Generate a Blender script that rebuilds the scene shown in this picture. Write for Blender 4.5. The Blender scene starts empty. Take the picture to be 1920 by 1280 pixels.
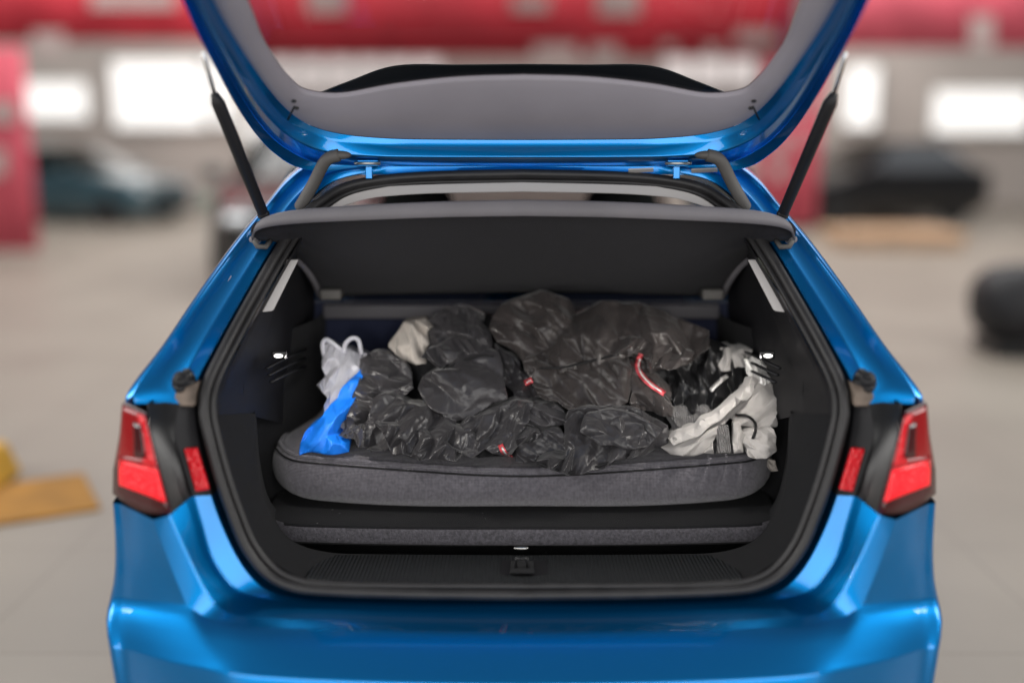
import bpy, bmesh, math, random
import numpy as np
from mathutils import Vector, noise
from mathutils.bvhtree import BVHTree

random.seed(7); np.random.seed(7)
R = math.radians
sc = bpy.context.scene
col = sc.collection

# ------------------------------------------------------------------ camera
CX, CY, CZ = -0.025, -2.10, 1.50
FPX = 2040.0                                  # focal length in photo pixels
PITCH = math.atan(410.0 / FPX)
cam_d = bpy.data.cameras.new('camera')
cam = bpy.data.objects.new('camera', cam_d); col.objects.link(cam)
cam.location = (CX, CY, CZ)
cam.rotation_euler = (math.pi / 2 - PITCH, 0, 0)
cam_d.sensor_width = 36.0
cam_d.lens = 36.0 * FPX / 1920.0
cam_d.clip_end = 200
cam_d.dof.use_dof = True
cam_d.dof.focus_distance = 2.48
cam_d.dof.aperture_fstop = 0.48
sc.camera = cam

# ------------------------------------------------------------------ light
w = bpy.data.worlds.new('World'); sc.world = w; w.use_nodes = True
bg = w.node_tree.nodes['Background']
bg.inputs[0].default_value = (0.80, 0.84, 0.90, 1); bg.inputs[1].default_value = 0.16

def area(name, loc, aim, sx, sy, power, color=(1, 1, 1)):
    l = bpy.data.lights.new(name, 'AREA'); l.shape = 'RECTANGLE'; l.size = sx; l.size_y = sy
    l.energy = power; l.color = color
    o = bpy.data.objects.new(name, l); col.objects.link(o); o.location = loc
    o.rotation_euler = (Vector(aim) - Vector(loc)).to_track_quat('-Z', 'Y').to_euler()
    return o
area('front_fill_light', (0, -8.5, 2.5), (0, 0.3, 0.9), 14, 3.6, 600, (1.0, 0.98, 0.96))  # added fill from behind the camera to brighten the open boot
area('side_fill_light', (-7.5, -1.5, 4.8), (-1.2, -2.4, 0), 3, 5, 460, (1.0, 0.98, 0.95))  # added side pair, brightens the floor that the paint reflects
area('side_fill_light', (7.5, -1.5, 4.8), (1.2, -2.4, 0), 3, 5, 460, (1.0, 0.98, 0.95))
area('hall_skylight', (0, 5.6, 7.5), (0, 5.6, 0), 14, 5, 620, (1.0, 0.98, 0.96))
area('hall_skylight', (0, 12, 7.0), (0, 13, 0), 16, 6, 1200, (1.0, 0.98, 0.96))

sc.view_settings.view_transform = 'Standard'
sc.view_settings.look = 'None'
sc.view_settings.gamma = 1.0
sc.view_settings.exposure = 0.0
sc.render.engine = 'CYCLES'

# ------------------------------------------------------------------ pixel -> world
CP, SP = math.cos(PITCH), math.sin(PITCH)
CAM = Vector((CX, CY, CZ))
def ray(px, py):
    a = (px - 960) / FPX; u = (640 - py) / FPX
    return Vector((a, CP + u * SP, -SP + u * CP))
def P(px, py, Y):
    r = ray(px, py); return CAM + r * ((Y - CY) / r.y)
def solve(px, py, fun):
    r = ray(px, py); g = lambda t: (CAM + r * t).y - fun((CAM + r * t).x, (CAM + r * t).z)
    t1 = 1.6
    while t1 < 3.6 and g(t1) < 0: t1 += .02           # first crossing along the ray
    t0 = t1 - .02
    for _ in range(24):
        t = (t0 + t1) / 2; p = CAM + r * t
        if p.y - fun(p.x, p.z) > 0: t1 = t
        else: t0 = t
    return CAM + r * ((t0 + t1) / 2)
def interp(tab, x):
    return float(np.interp(x, [a for a, b in tab], [b for a, b in tab]))
PROF = [(0.2, -.03), (0.54, 0.0), (0.85, .03), (0.95, .055), (1.0, .085), (1.05, .135), (1.38, .50), (1.6, .75)]
prof = lambda z: interp(PROF, z)
PLAN = [(0, -.10), (.3, -.098), (.5, -.09), (.65, -.072), (.73, -.05), (.80, -.015), (.84, .025), (.87, .07), (.89, .13), (.90, .2), (.907, .45), (.92, 1.5)]
plan = lambda x: interp(PLAN, abs(x))
def PH(px, py, off=0.0): return solve(px, py, lambda x, z: prof(z) + off)
def PL(px, py, off=0.0, s=1.0):
    s = 1 + (s - 1) * min(1, max(0, (346 - px) / 140))
    return solve(px, py, lambda x, z: plan(x / s) + 0.6 * (prof(z) - 0.02) + off)
TG_Y, TG_Z, TG_A = 0.52, 1.386, R(33)
TN = Vector((0, -math.sin(TG_A), -math.cos(TG_A)))       # inner side of the raised tailgate
def PT(px, py, off=0.0):
    c = Vector((0, TG_Y, TG_Z)) + TN * off
    r = ray(px, py); t = (c - CAM).dot(TN) / r.dot(TN)
    return CAM + r * t

# ------------------------------------------------------------------ materials
def mat(name, color=(.5, .5, .5), rough=.5, metal=0., coat=0., coat_r=.04, spec=.5, trans=0., ior=1.45, alpha=1., emit=None, estr=0.,
        bump=None, var=None, sheen=0., weave=None, ribs=None, sss=0.):
    m = bpy.data.materials.new(name); m.use_nodes = True
    nt = m.node_tree; b = nt.nodes['Principled BSDF']; N = nt.nodes.new; L = nt.links.new
    b.inputs['Base Color'].default_value = (*color, 1); b.inputs['Roughness'].default_value = rough
    b.inputs['Metallic'].default_value = metal; b.inputs['Coat Weight'].default_value = coat
    b.inputs['Coat Roughness'].default_value = coat_r; b.inputs['Specular IOR Level'].default_value = spec
    b.inputs['Transmission Weight'].default_value = trans; b.inputs['IOR'].default_value = ior
    b.inputs['Alpha'].default_value = alpha; b.inputs['Sheen Weight'].default_value = sheen
    b.inputs['Sheen Roughness'].default_value = 0.4
    if emit:
        b.inputs['Emission Color'].default_value = (*emit, 1); b.inputs['Emission Strength'].default_value = estr
    tc = N('ShaderNodeTexCoord')
    if var:                                  # (scale, low, high): uneven colour
        n = N('ShaderNodeTexNoise'); n.inputs['Scale'].default_value = var[0]; n.inputs['Detail'].default_value = 6
        L(tc.outputs['Object'], n.inputs['Vector'])
        mr = N('ShaderNodeMapRange'); mr.inputs['From Min'].default_value = .3; mr.inputs['From Max'].default_value = .7
        mr.inputs['To Min'].default_value = var[1]; mr.inputs['To Max'].default_value = var[2]
        L(n.outputs['Fac'], mr.inputs['Value'])
        mx = N('ShaderNodeMix'); mx.data_type = 'RGBA'; mx.blend_type = 'MULTIPLY'; mx.inputs[0].default_value = 1
        mx.inputs[6].default_value = (*color, 1); L(mr.outputs['Result'], mx.inputs[7]); L(mx.outputs[2], b.inputs['Base Color'])
        mr2 = N('ShaderNodeMapRange'); mr2.inputs['To Min'].default_value = max(0, rough - .08); mr2.inputs['To Max'].default_value = min(1, rough + .1)
        L(n.outputs['Fac'], mr2.inputs['Value']); L(mr2.outputs['Result'], b.inputs['Roughness'])
    last = None
    def addbump(h, strength, dist):
        nonlocal last
        bp = N('ShaderNodeBump'); bp.inputs['Strength'].default_value = strength; bp.inputs['Distance'].default_value = dist
        L(h, bp.inputs['Height'])
        if last: L(last, bp.inputs['Normal'])
        last = bp.outputs['Normal']; L(last, b.inputs['Normal'])
    if bump:                                 # list of (scale, strength, distance)
        for s, st, d in bump:
            n = N('ShaderNodeTexNoise'); n.inputs['Scale'].default_value = s; n.inputs['Detail'].default_value = 4
            L(tc.outputs['Object'], n.inputs['Vector']); addbump(n.outputs['Fac'], st, d)
    for rb, ax in ((ribs, 'X'), (weave, 'X'), (weave, 'Z')):
        if rb:
            wv = N('ShaderNodeTexWave'); wv.bands_direction = ax; wv.inputs['Scale'].default_value = rb[0]
            L(tc.outputs['Object'], wv.inputs['Vector']); addbump(wv.outputs['Fac'], rb[1], rb[2])
    return m

M = {}
M['paint'] = mat('blue_metallic_paint', (0.000, 0.205, 0.56), .36, .92, .8, .03, bump=[(900, .02, .0004)])
M['seal'] = mat('rubber_seal', (.024, .023, .024), .45, var=(14, .7, 1.3), bump=[(60, .15, .001)])
M['plastic'] = mat('black_grained_plastic', (.008, .008, .010), .55, bump=[(700, .25, .0006)], var=(9, .8, 1.2))
M['plastic_dk'] = mat('black_smooth_plastic', (.012, .012, .013), .33, bump=[(300, .05, .0005)])
M['trim'] = mat('grey_grained_trim', (.31, .295, .335), .6, bump=[(800, .2, .0005)], var=(3, .9, 1.1))
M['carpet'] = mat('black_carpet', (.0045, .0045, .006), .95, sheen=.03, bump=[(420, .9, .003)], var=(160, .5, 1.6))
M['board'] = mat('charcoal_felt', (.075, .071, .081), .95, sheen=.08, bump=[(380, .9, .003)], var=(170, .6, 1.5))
def lint(m, scale, size, colr=(.45, .44, .43)):
    nt = m.node_tree; b = nt.nodes['Principled BSDF']; tc = nt.nodes.new('ShaderNodeTexCoord'); v = nt.nodes.new('ShaderNodeTexVoronoi'); v.inputs['Scale'].default_value = scale
    n = nt.nodes.new('ShaderNodeTexNoise'); n.inputs['Scale'].default_value = 9
    nt.links.new(tc.outputs['Object'], v.inputs['Vector']); nt.links.new(tc.outputs['Object'], n.inputs['Vector'])
    lt = nt.nodes.new('ShaderNodeMath'); lt.operation = 'LESS_THAN'; lt.inputs[1].default_value = size; nt.links.new(v.outputs['Distance'], lt.inputs[0])
    g = nt.nodes.new('ShaderNodeMath'); g.operation = 'GREATER_THAN'; g.inputs[1].default_value = .56; nt.links.new(n.outputs['Fac'], g.inputs[0])
    k = nt.nodes.new('ShaderNodeMath'); k.operation = 'MULTIPLY'; nt.links.new(lt.outputs[0], k.inputs[0]); nt.links.new(g.outputs[0], k.inputs[1])
    mx = nt.nodes.new('ShaderNodeMix'); mx.data_type = 'RGBA'; nt.links.new(k.outputs[0], mx.inputs[0])
    src = b.inputs['Base Color'].links[0].from_socket; nt.links.new(src, mx.inputs[6]); mx.inputs[7].default_value = (*colr, 1); nt.links.new(mx.outputs[2], b.inputs['Base Color'])
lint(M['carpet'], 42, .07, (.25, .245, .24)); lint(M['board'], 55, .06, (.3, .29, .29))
M['felt'] = mat('dark_shelf_felt', (.009, .0088, .0125), .95, sheen=.04, bump=[(500, .8, .002)], var=(60, .8, 1.25))
M['ribbed'] = mat('ribbed_sill_plastic', (.020, .022, .024), .48, ribs=(38, .9, .004), bump=[(500, .2, .0006)])
M['cushion'] = mat('grey_woven_fabric', (.165, .157, .178), .95, spec=.12, sheen=.35, weave=(95, .6, .002), bump=[(30, .15, .004)], var=(120, .75, 1.2))
M['navy'] = mat('navy_seat_fabric', (.010, .014, .038), .9, sheen=.15, bump=[(400, .6, .002)])
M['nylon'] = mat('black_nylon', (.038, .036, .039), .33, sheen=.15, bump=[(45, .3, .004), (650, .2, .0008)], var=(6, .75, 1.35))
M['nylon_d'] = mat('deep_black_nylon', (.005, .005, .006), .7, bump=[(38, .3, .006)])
M['lip'] = mat('grey_shelf_edge', (.165, .158, .172), .65, bump=[(500, .3, .0006)], var=(8, .9, 1.1))
M['trim_dk'] = mat('dark_grey_rail', (.055, .052, .06), .6, bump=[(600, .2, .0005)])
M['nylon_b'] = mat('brownish_black_nylon', (.044, .038, .037), .34, sheen=.15, bump=[(45, .3, .004), (650, .2, .0008)], var=(6, .75, 1.35))
def crinkle(m, scale, dist):
    nt = m.node_tree; b = nt.nodes['Principled BSDF']; tc = nt.nodes.new('ShaderNodeTexCoord'); n = nt.nodes.new('ShaderNodeTexNoise'); n.inputs['Scale'].default_value = 7
    mp = nt.nodes.new('ShaderNodeMix'); mp.data_type = 'VECTOR'; mp.inputs[0].default_value = .12
    nt.links.new(tc.outputs['Object'], n.inputs['Vector']); nt.links.new(tc.outputs['Object'], mp.inputs[4]); nt.links.new(n.outputs['Color'], mp.inputs[5])
    prev = b.inputs['Normal'].links[0].from_socket
    for k, (s_, d_) in enumerate(((scale, dist), (scale * 2.3, dist * .4))):
        v = nt.nodes.new('ShaderNodeTexVoronoi'); v.inputs['Scale'].default_value = s_; nt.links.new(mp.outputs[1], v.inputs['Vector'])
        bp = nt.nodes.new('ShaderNodeBump'); bp.inputs['Strength'].default_value = .8; bp.inputs['Distance'].default_value = d_
        nt.links.new(v.outputs['Distance'], bp.inputs['Height']); nt.links.new(prev, bp.inputs['Normal']); prev = bp.outputs['Normal']
    nt.links.new(prev, b.inputs['Normal'])
crinkle(M['nylon'], 16, .010); crinkle(M['nylon_b'], 15, .010)
M['canvas'] = mat('pale_grey_canvas', (.42, .40, .385), .85, sheen=.2, bump=[(30, .4, .006), (420, .5, .0015)], var=(11, .75, 1.15))
M['beige'] = mat('beige_lining', (.46, .42, .38), .85, bump=[(26, .4, .006), (500, .3, .001)], var=(9, .8, 1.1))
M['mesh'] = mat('grey_webbing', (.16, .155, .155), .85, ribs=(60, .8, .003), bump=[(600, .4, .001)])
M['bluebag'] = mat('bright_blue_bag', (.008, .20, .85), .5, bump=[(22, .4, .006)], var=(7, .8, 1.2))
M['white_bag'] = mat('thin_white_plastic', (.62, .62, .68), .35, alpha=.82, bump=[(30, .6, .008), (90, .3, .003)], var=(14, .75, 1.1))
M['retro'] = mat('red_reflective_tape', (.85, .10, .12), .18, .3, 1., .1, bump=[(180, .5, .001)], var=(60, .7, 1.6))
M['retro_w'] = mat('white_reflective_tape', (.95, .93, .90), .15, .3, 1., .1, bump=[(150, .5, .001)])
M['grey_strap'] = mat('grey_hinge_cover', (.11, .105, .10), .6, bump=[(200, .3, .001)], var=(12, .85, 1.1))
M['liner'] = mat('light_grey_headliner', (.52, .50, .49), .9, bump=[(300, .4, .001)])
M['lens'] = mat('clear_red_lens', (.26, .004, .006), .12, 0, .3, .02, bump=[(70, .12, .003)])
M['lens_p'] = mat('pale_red_lens', (.28, .010, .012), .14, 0, .3, .02, bump=[(40, .2, .003)])
M['lens_d'] = mat('dark_red_lens', (.05, .003, .005), .2, 0, .4, .02)
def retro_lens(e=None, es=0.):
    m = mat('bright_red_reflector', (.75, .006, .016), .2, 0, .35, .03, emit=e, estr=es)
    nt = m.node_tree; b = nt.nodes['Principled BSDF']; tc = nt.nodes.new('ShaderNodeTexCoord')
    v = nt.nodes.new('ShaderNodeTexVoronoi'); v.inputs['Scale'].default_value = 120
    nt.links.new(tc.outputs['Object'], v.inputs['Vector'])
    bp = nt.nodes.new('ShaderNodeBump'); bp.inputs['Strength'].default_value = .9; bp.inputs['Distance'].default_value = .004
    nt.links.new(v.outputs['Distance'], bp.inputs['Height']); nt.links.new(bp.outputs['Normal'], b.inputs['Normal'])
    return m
M['retro_lens'] = retro_lens()
M['reflector_glow'] = retro_lens((1, .006, .015), .60)  # emission imitates light the reflector throws back, not a lit lamp
def glass(name, tint, mix):
    m = bpy.data.materials.new(name); m.use_nodes = True; nt = m.node_tree; nt.nodes.clear(); N = nt.nodes.new
    o = N('ShaderNodeOutputMaterial'); t = N('ShaderNodeBsdfTransparent'); g = N('ShaderNodeBsdfGlossy'); mx = N('ShaderNodeMixShader')
    t.inputs[0].default_value = (*tint, 1); g.inputs['Roughness'].default_value = .03
    fr = N('ShaderNodeFresnel'); fr.inputs[0].default_value = 1.45
    ml = N('ShaderNodeMath'); ml.operation = 'MULTIPLY'; ml.inputs[1].default_value = mix
    nt.links.new(fr.outputs[0], ml.inputs[0]); nt.links.new(ml.outputs[0], mx.inputs[0])
    nt.links.new(t.outputs[0], mx.inputs[1]); nt.links.new(g.outputs[0], mx.inputs[2]); nt.links.new(mx.outputs[0], o.inputs[0])
    return m
M['glass'] = glass('tinted_rear_glass', (.46, .43, .43), .4)
M['glass_dk'] = glass('dark_car_glass', (.16, .19, .18), 1.0)
M['metal'] = mat('bare_steel', (.55, .54, .52), .3, 1., bump=[(200, .1, .0005)])
M['sealer'] = mat('brown_seam_sealer', (.16, .125, .10), .7, bump=[(80, .6, .003)], var=(30, .6, 1.3))
M['lamp'] = mat('lit_boot_lamp', (1, 1, 1), .3, emit=(1, .97, .92), estr=2.5)
M['label'] = mat('pale_sticker', (.45, .46, .50), .5, bump=[(120, .3, .001)], var=(150, .7, 1.2))
M['tyre'] = mat('tyre_rubber', (.02, .02, .021), .75, bump=[(60, .4, .004)])
M['blackpaint'] = mat('black_paint', (.008, .008, .009), .3, .0, .5, .03)
M['white_lamp'] = mat('clear_headlamp', (.75, .77, .8), .1, .6, 1.)
M['red'] = mat('red_banner_cloth', (.56, .035, .055), .7, var=(.9, .75, 1.25), bump=[(3, .2, .05)])
M['pink'] = mat('faded_red_banner_cloth', (.62, .10, .14), .7, var=(1.1, .7, 1.3), bump=[(3, .2, .05)])
M['pale'] = mat('pale_print', (.50, .40, .38), .7, var=(2, .8, 1.1))
M['wall'] = mat('beige_wall', (.52, .47, .43), .8, var=(.35, .8, 1.15), bump=[(4, .2, .02)])
M['window'] = mat('daylit_window', (.9, .9, .9), .3, emit=(1, .98, .93), estr=.78)
M['mullion'] = mat('window_mullion', (.45, .44, .42), .5)
M['teal'] = mat('teal_car_paint', (.05, .11, .14), .3, .4, 1.)
M['paint_shade'] = mat('shaded_blue_spoiler', (.006, .016, .020), .35, .3, .6)  # blue paint darkened towards teal, the spoiler's shade put into its colour
M['tan'] = mat('tan_boards', (.50, .33, .21), .6, var=(2, .8, 1.2))
M['yellow'] = mat('yellow_plastic', (.62, .33, .02), .5, var=(4, .8, 1.2))
M['ochre'] = mat('ochre_mat', (.36, .17, .03), .8, var=(4, .7, 1.25))
M['green'] = mat('green_sign', (.03, .35, .25), .5)
M['gray'] = mat('grey_panel', (.34, .33, .33), .6, var=(1, .85, 1.1))

# ------------------------------------------------------------------ mesh helpers
def mk(name, verts, faces, m, parent=None, smooth=True, sub=0, solid=0., bevel=0., offset=0., normals=False):
    me = bpy.data.meshes.new(name); me.from_pydata([tuple(v) for v in verts], [], faces); me.update()
    if normals:
        bm = bmesh.new(); bm.from_mesh(me); bmesh.ops.recalc_face_normals(bm, faces=bm.faces); bm.to_mesh(me); bm.free()
    if m is not None: me.materials.append(M[m])
    if smooth: me.polygons.foreach_set('use_smooth', [True] * len(me.polygons))
    o = bpy.data.objects.new(name, me); col.objects.link(o)
    if parent is not None: o.parent = parent
    if bevel:
        b = o.modifiers.new('bevel', 'BEVEL'); b.width = bevel; b.segments = 3; b.limit_method = 'ANGLE'; b.angle_limit = R(40)
    if solid:
        s = o.modifiers.new('solid', 'SOLIDIFY'); s.thickness = solid; s.offset = offset
    if sub:
        s = o.modifiers.new('sub', 'SUBSURF'); s.levels = sub; s.render_levels = sub
    if smooth and bevel:
        pass
    return o
def thing(name, label, cat, loc=(0, 0, 0), group=None):
    o = bpy.data.objects.new(name, None); col.objects.link(o); o.location = loc
    o['label'] = label; o['category'] = cat
    if group: o['group'] = group
    return o
def tag(o, label=None, cat=None, group=None, kind=None):
    if label: o['label'] = label
    if cat: o['category'] = cat
    if group: o['group'] = group
    if kind: o['kind'] = kind
    return o
def cr(pts, n=6):
    pts = [Vector(p) for p in pts]; out = []
    for i in range(len(pts) - 1):
        p1, p2 = pts[i], pts[i + 1]
        p0 = pts[i - 1] if i else p1 * 2 - p2
        p3 = pts[i + 2] if i + 2 < len(pts) else p2 * 2 - p1
        for k in range(n):
            t = k / n
            out.append(.5 * ((2 * p1) + (p2 - p0) * t + (2 * p0 - 5 * p1 + 4 * p2 - p3) * t * t + (3 * p1 - p0 - 3 * p2 + p3) * t ** 3))
    out.append(pts[-1]); return out
def mir(p): return Vector((-p.x, p.y, p.z))
def full(c):                                   # left half ending on the centre line -> whole curve
    c = [Vector(p) for p in c]; c[-1].x = 0
    return c + [mir(p) for p in reversed(c[:-1])]
def grid(name, rows, m, parent, bev=(), closed=False, bw=.003, smooth_across=0, **kw):
    """rows: curves with equal point counts; rows listed in bev get a small rounded edge"""
    if smooth_across:
        cols = [cr([r[i] for r in rows], smooth_across) for i in range(len(rows[0]))]
        rows = [[c[k] for c in cols] for k in range(len(cols[0]))]
    R2 = []
    for k, r in enumerate(rows):
        if k in bev and 0 < k < len(rows) - 1:
            a, b, c = [], [], []
            for i, p in enumerate(r):
                d0 = rows[k - 1][i] - p; d1 = rows[k + 1][i] - p
                q0 = p + d0.normalized() * min(bw, d0.length * .4); q1 = p + d1.normalized() * min(bw, d1.length * .4)
                a.append(q0); c.append(q1); b.append((q0 + q1 + p * 2) / 4)
            R2 += [a, b, c]
        else: R2.append(r)
    n = len(R2[0]); V = [p for r in R2 for p in r]; F = []
    for k in range(len(R2) - 1):
        for i in range(n - 1 + (1 if closed else 0)):
            j = (i + 1) % n
            F.append((k * n + i, k * n + j, (k + 1) * n + j, (k + 1) * n + i))
    return mk(name, V, F, m, parent, **kw)
def tube(name, pts, r, m, parent=None, n=10, closed=False, flat=1.0, caps=True, rad=None):
    pts = [Vector(p) for p in pts]; V = []; F = []; L_ = len(pts); prev = None
    for i, p in enumerate(pts):
        t = (pts[(i + 1) % L_] - pts[i - 1]) if closed else (pts[min(i + 1, L_ - 1)] - pts[max(i - 1, 0)])
        t.normalize()
        if prev is None:
            u = t.cross(Vector((0, 0, 1)) if abs(t.z) < .9 else Vector((0, 1, 0))).normalized()
        else:
            u = (prev - t * prev.dot(t)).normalized()
        prev = u; v = t.cross(u); rr = rad[i] if rad else r
        for k in range(n):
            a = 2 * math.pi * k / n; V.append(p + u * math.cos(a) * rr + v * math.sin(a) * rr * flat)
    for i in range(L_ if closed else L_ - 1):
        for k in range(n):
            a = i * n + k; b = i * n + (k + 1) % n; c = ((i + 1) % L_) * n + (k + 1) % n; d = ((i + 1) % L_) * n + k
            F.append((a, b, c, d))
    if caps and not closed:
        F.append(tuple(reversed(range(n)))); F.append(tuple((L_ - 1) * n + k for k in range(n)))
    return mk(name, V, F, m, parent)
def prism(name, pts, d, m, parent=None, bevel=.003):
    """polygon pts thickened by vector d"""
    n = len(pts); d = Vector(d); V = [Vector(p) for p in pts] + [Vector(p) + d for p in pts]
    F = [tuple(range(n)), tuple(reversed(range(n, 2 * n)))] + [(i, (i + 1) % n, n + (i + 1) % n, n + i) for i in range(n)]
    return mk(name, V, F, m, parent, smooth=False, bevel=bevel, normals=True)
def box(name, c, s, m, parent=None, bevel=.004, rz=0.):
    x, y, z = (v / 2 for v in s); cs, sn = math.cos(rz), math.sin(rz)
    V = []
    for dz in (-z, z):
        for dx, dy in ((-x, -y), (x, -y), (x, y), (-x, y)):
            V.append(Vector((c[0] + dx * cs - dy * sn, c[1] + dx * sn + dy * cs, c[2] + dz)))
    F = [(3, 2, 1, 0), (4, 5, 6, 7), (0, 1, 5, 4), (1, 2, 6, 5), (2, 3, 7, 6), (3, 0, 4, 7)]
    return mk(name, V, F, m, parent, smooth=False, bevel=bevel)
def ell(name, c, r, m, parent=None, e=1.0, nu=24, nv=14):
    V, F = [], []
    pw = lambda v: math.copysign(abs(v) ** e, v)
    for j in range(nv + 1):
        b = -math.pi / 2 + math.pi * j / nv
        for i in range(nu):
            a = 2 * math.pi * i / nu
            V.append((c[0] + r[0] * pw(math.cos(b)) * pw(math.cos(a)), c[1] + r[1] * pw(math.cos(b)) * pw(math.sin(a)), c[2] + r[2] * pw(math.sin(b))))
    for j in range(nv):
        for i in range(nu):
            F.append((j * nu + i, j * nu + (i + 1) % nu, (j + 1) * nu + (i + 1) % nu, (j + 1) * nu + i))
    return mk(name, V, F, m, parent)
def both(fn):
    """fn(f) is called for the left side and, mirrored, for the right side"""
    fn(lambda p: Vector(p)); fn(mir)

# ================================================================== the hall (setting)
fl = mk('hall_floor', [(-22, -8, 0), (22, -8, 0), (22, 19, 0), (-22, 19, 0)], [(0, 1, 2, 3)], None, smooth=False); tag(fl, kind='structure')
def floor_mat():
    m = mat('beige_floor_tiles', (.29, .255, .215), .45, bump=[(3, .05, .01)], var=(1.2, .88, 1.08))
    nt = m.node_tree; b = nt.nodes['Principled BSDF']; tc = nt.nodes.new('ShaderNodeTexCoord')
    br = nt.nodes.new('ShaderNodeTexBrick'); br.offset = 0; br.inputs['Scale'].default_value = 1
    br.inputs['Brick Width'].default_value = .8; br.inputs['Row Height'].default_value = .8; br.inputs['Mortar Size'].default_value = .004
    br.inputs['Color1'].default_value = (1, 1, 1, 1); br.inputs['Color2'].default_value = (.95, .95, .95, 1); br.inputs['Mortar'].default_value = (.72, .72, .72, 1)
    nt.links.new(tc.outputs['Object'], br.inputs['Vector'])
    src = b.inputs['Base Color'].links[0].from_socket
    mx = nt.nodes.new('ShaderNodeMix'); mx.data_type = 'RGBA'; mx.blend_type = 'MULTIPLY'; mx.inputs[0].default_value = 1
    nt.links.new(src, mx.inputs[6]); nt.links.new(br.outputs['Color'], mx.inputs[7]); nt.links.new(mx.outputs[2], b.inputs['Base Color'])
    return m
fl.data.materials.append(floor_mat())
wl = mk('hall_wall', [(-22, 18, 0), (22, 18, 0), (22, 18, 9), (-22, 18, 9)], [(0, 1, 2, 3)], 'wall', smooth=False); tag(wl, kind='structure')
def hall_window(x0, y0, x1, y1, nv=3, nh=2):
    a, b = P(x0, y1, 17.95), P(x1, y0, 17.95)
    wd = mk('window', [(a.x, 17.95, a.z), (b.x, 17.95, a.z), (b.x, 17.95, b.z), (a.x, 17.95, b.z)], [(0, 1, 2, 3)], 'window', wl, smooth=False)
    for i in range(nv + 1):
        x = a.x + (b.x - a.x) * i / nv; box('mullion', (x, 17.9, (a.z + b.z) / 2), (.07, .08, b.z - a.z + .06), 'mullion', wd, 0)
    for i in range(nh + 1):
        z = a.z + (b.z - a.z) * i / nh; box('transom', ((a.x + b.x) / 2, 17.89, z), (b.x - a.x, .07, .06), 'mullion', wd, 0)
for q in ((45, 150, 168, 225, 1, 1), (215, 110, 385, 240, 1, 1), (392, 100, 445, 236, 1, 4), (460, 225, 560, 330, 2, 3), (505, 105, 830, 175, 6, 2), (1240, 100, 1420, 165, 3, 1),
          (1575, 120, 1650, 240, 1, 1), (1740, 165, 1935, 250, 1, 1)): hall_window(*q)

def banner(name, label, x0, y0, x1, y1, Y, m, patches=(), pm='pale', cat='banner'):
    a, b = P(x0, y1, Y), P(x1, y0, Y)
    t = thing(name, label, cat, ((a.x + b.x) / 2, Y, a.z)); o = Vector(t.location)
    V, F = [], []; nx = 14
    for j in range(2):
        for i in range(nx + 1):
            V.append(Vector((a.x + (b.x - a.x) * i / nx, Y + .03 * math.sin(i * 1.9), a.z + (b.z - a.z) * j)) - o)
    F = [(i, i + 1, nx + 2 + i, nx + 1 + i) for i in range(nx)]
    mk('cloth', V, F, m, t, solid=.02)
    for poly in patches:
        pp = [P(x, y, Y - .06) - o for x, y in poly]
        prism('print', pp, (0, .012, 0), pm, t, 0)
    return t
def rect(x0, y0, x1, y1): return [(x0, y0), (x1, y0), (x1, y1), (x0, y1)]
banner('overhead_banner', 'long red banner hung above the hall windows seen through the tailgate glass', 440, -70, 1500, 108, 14, 'red',
       [rect(1000, 84, 1082, 110), rect(1107, 84, 1160, 110), rect(1240, 82, 1268, 98), rect(1380, 56, 1456, 84), rect(1322, 84, 1350, 112),
        rect(575, -30, 650, 24), rect(1120, -20, 1200, 28), rect(960, -10, 1030, 20)])
banner('overhead_banner', 'red overhead banner beside the left edge of the raised tailgate', -120, -80, 400, 78, 14.3, 'red', [rect(60, 60, 120, 100), rect(170, -20, 330, 14)])
banner('overhead_banner', 'red overhead banner beside the right edge of the raised tailgate', 1560, -80, 2080, 92, 14.3, 'pink', [rect(1820, 30, 1862, 90)])
banner('hanging_banner', 'red hanging banner by the teal car', -70, 90, 40, 470, 10, 'pink', [rect(-20, 190, 30, 230), rect(-30, 280, 10, 330)])
banner('hanging_banner', 'red hanging banner with white characters behind the right gas strut', 1418, 112, 1548, 420, 9, 'pink',
       [[(1504, 176), (1524, 172), (1528, 182), (1508, 188)], [(1498, 192), (1522, 188), (1520, 196), (1500, 200)], [(1496, 206), (1508, 202), (1504, 218), (1494, 216)],
        [(1514, 200), (1524, 204), (1518, 214), (1510, 210)], [(1522, 126), (1536, 124), (1534, 134), (1524, 138)], [(1492, 240), (1504, 238), (1502, 262), (1490, 266)],
        [(1452, 262), (1474, 258), (1472, 290), (1450, 294)], [(1450, 306), (1472, 302), (1470, 334), (1450, 336)], [(1500, 268), (1512, 266), (1510, 284), (1498, 286)]])
sg = thing('wall_sign', 'small green sign on a post beside the black parked car', 'sign', (P(391, 430, 8.2).x, 8.2, 0))
c = P(391, 376, 8.2)
box('plate', (0, 0, c.z), (.09, .02, .09), 'green', sg); box('arrow', (0, -.015, c.z), (.045, .01, .045), 'pale', sg, 0); tube('post', [(0, .02, 0), (0, .02, c.z)], .012, 'mullion', sg)

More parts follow.
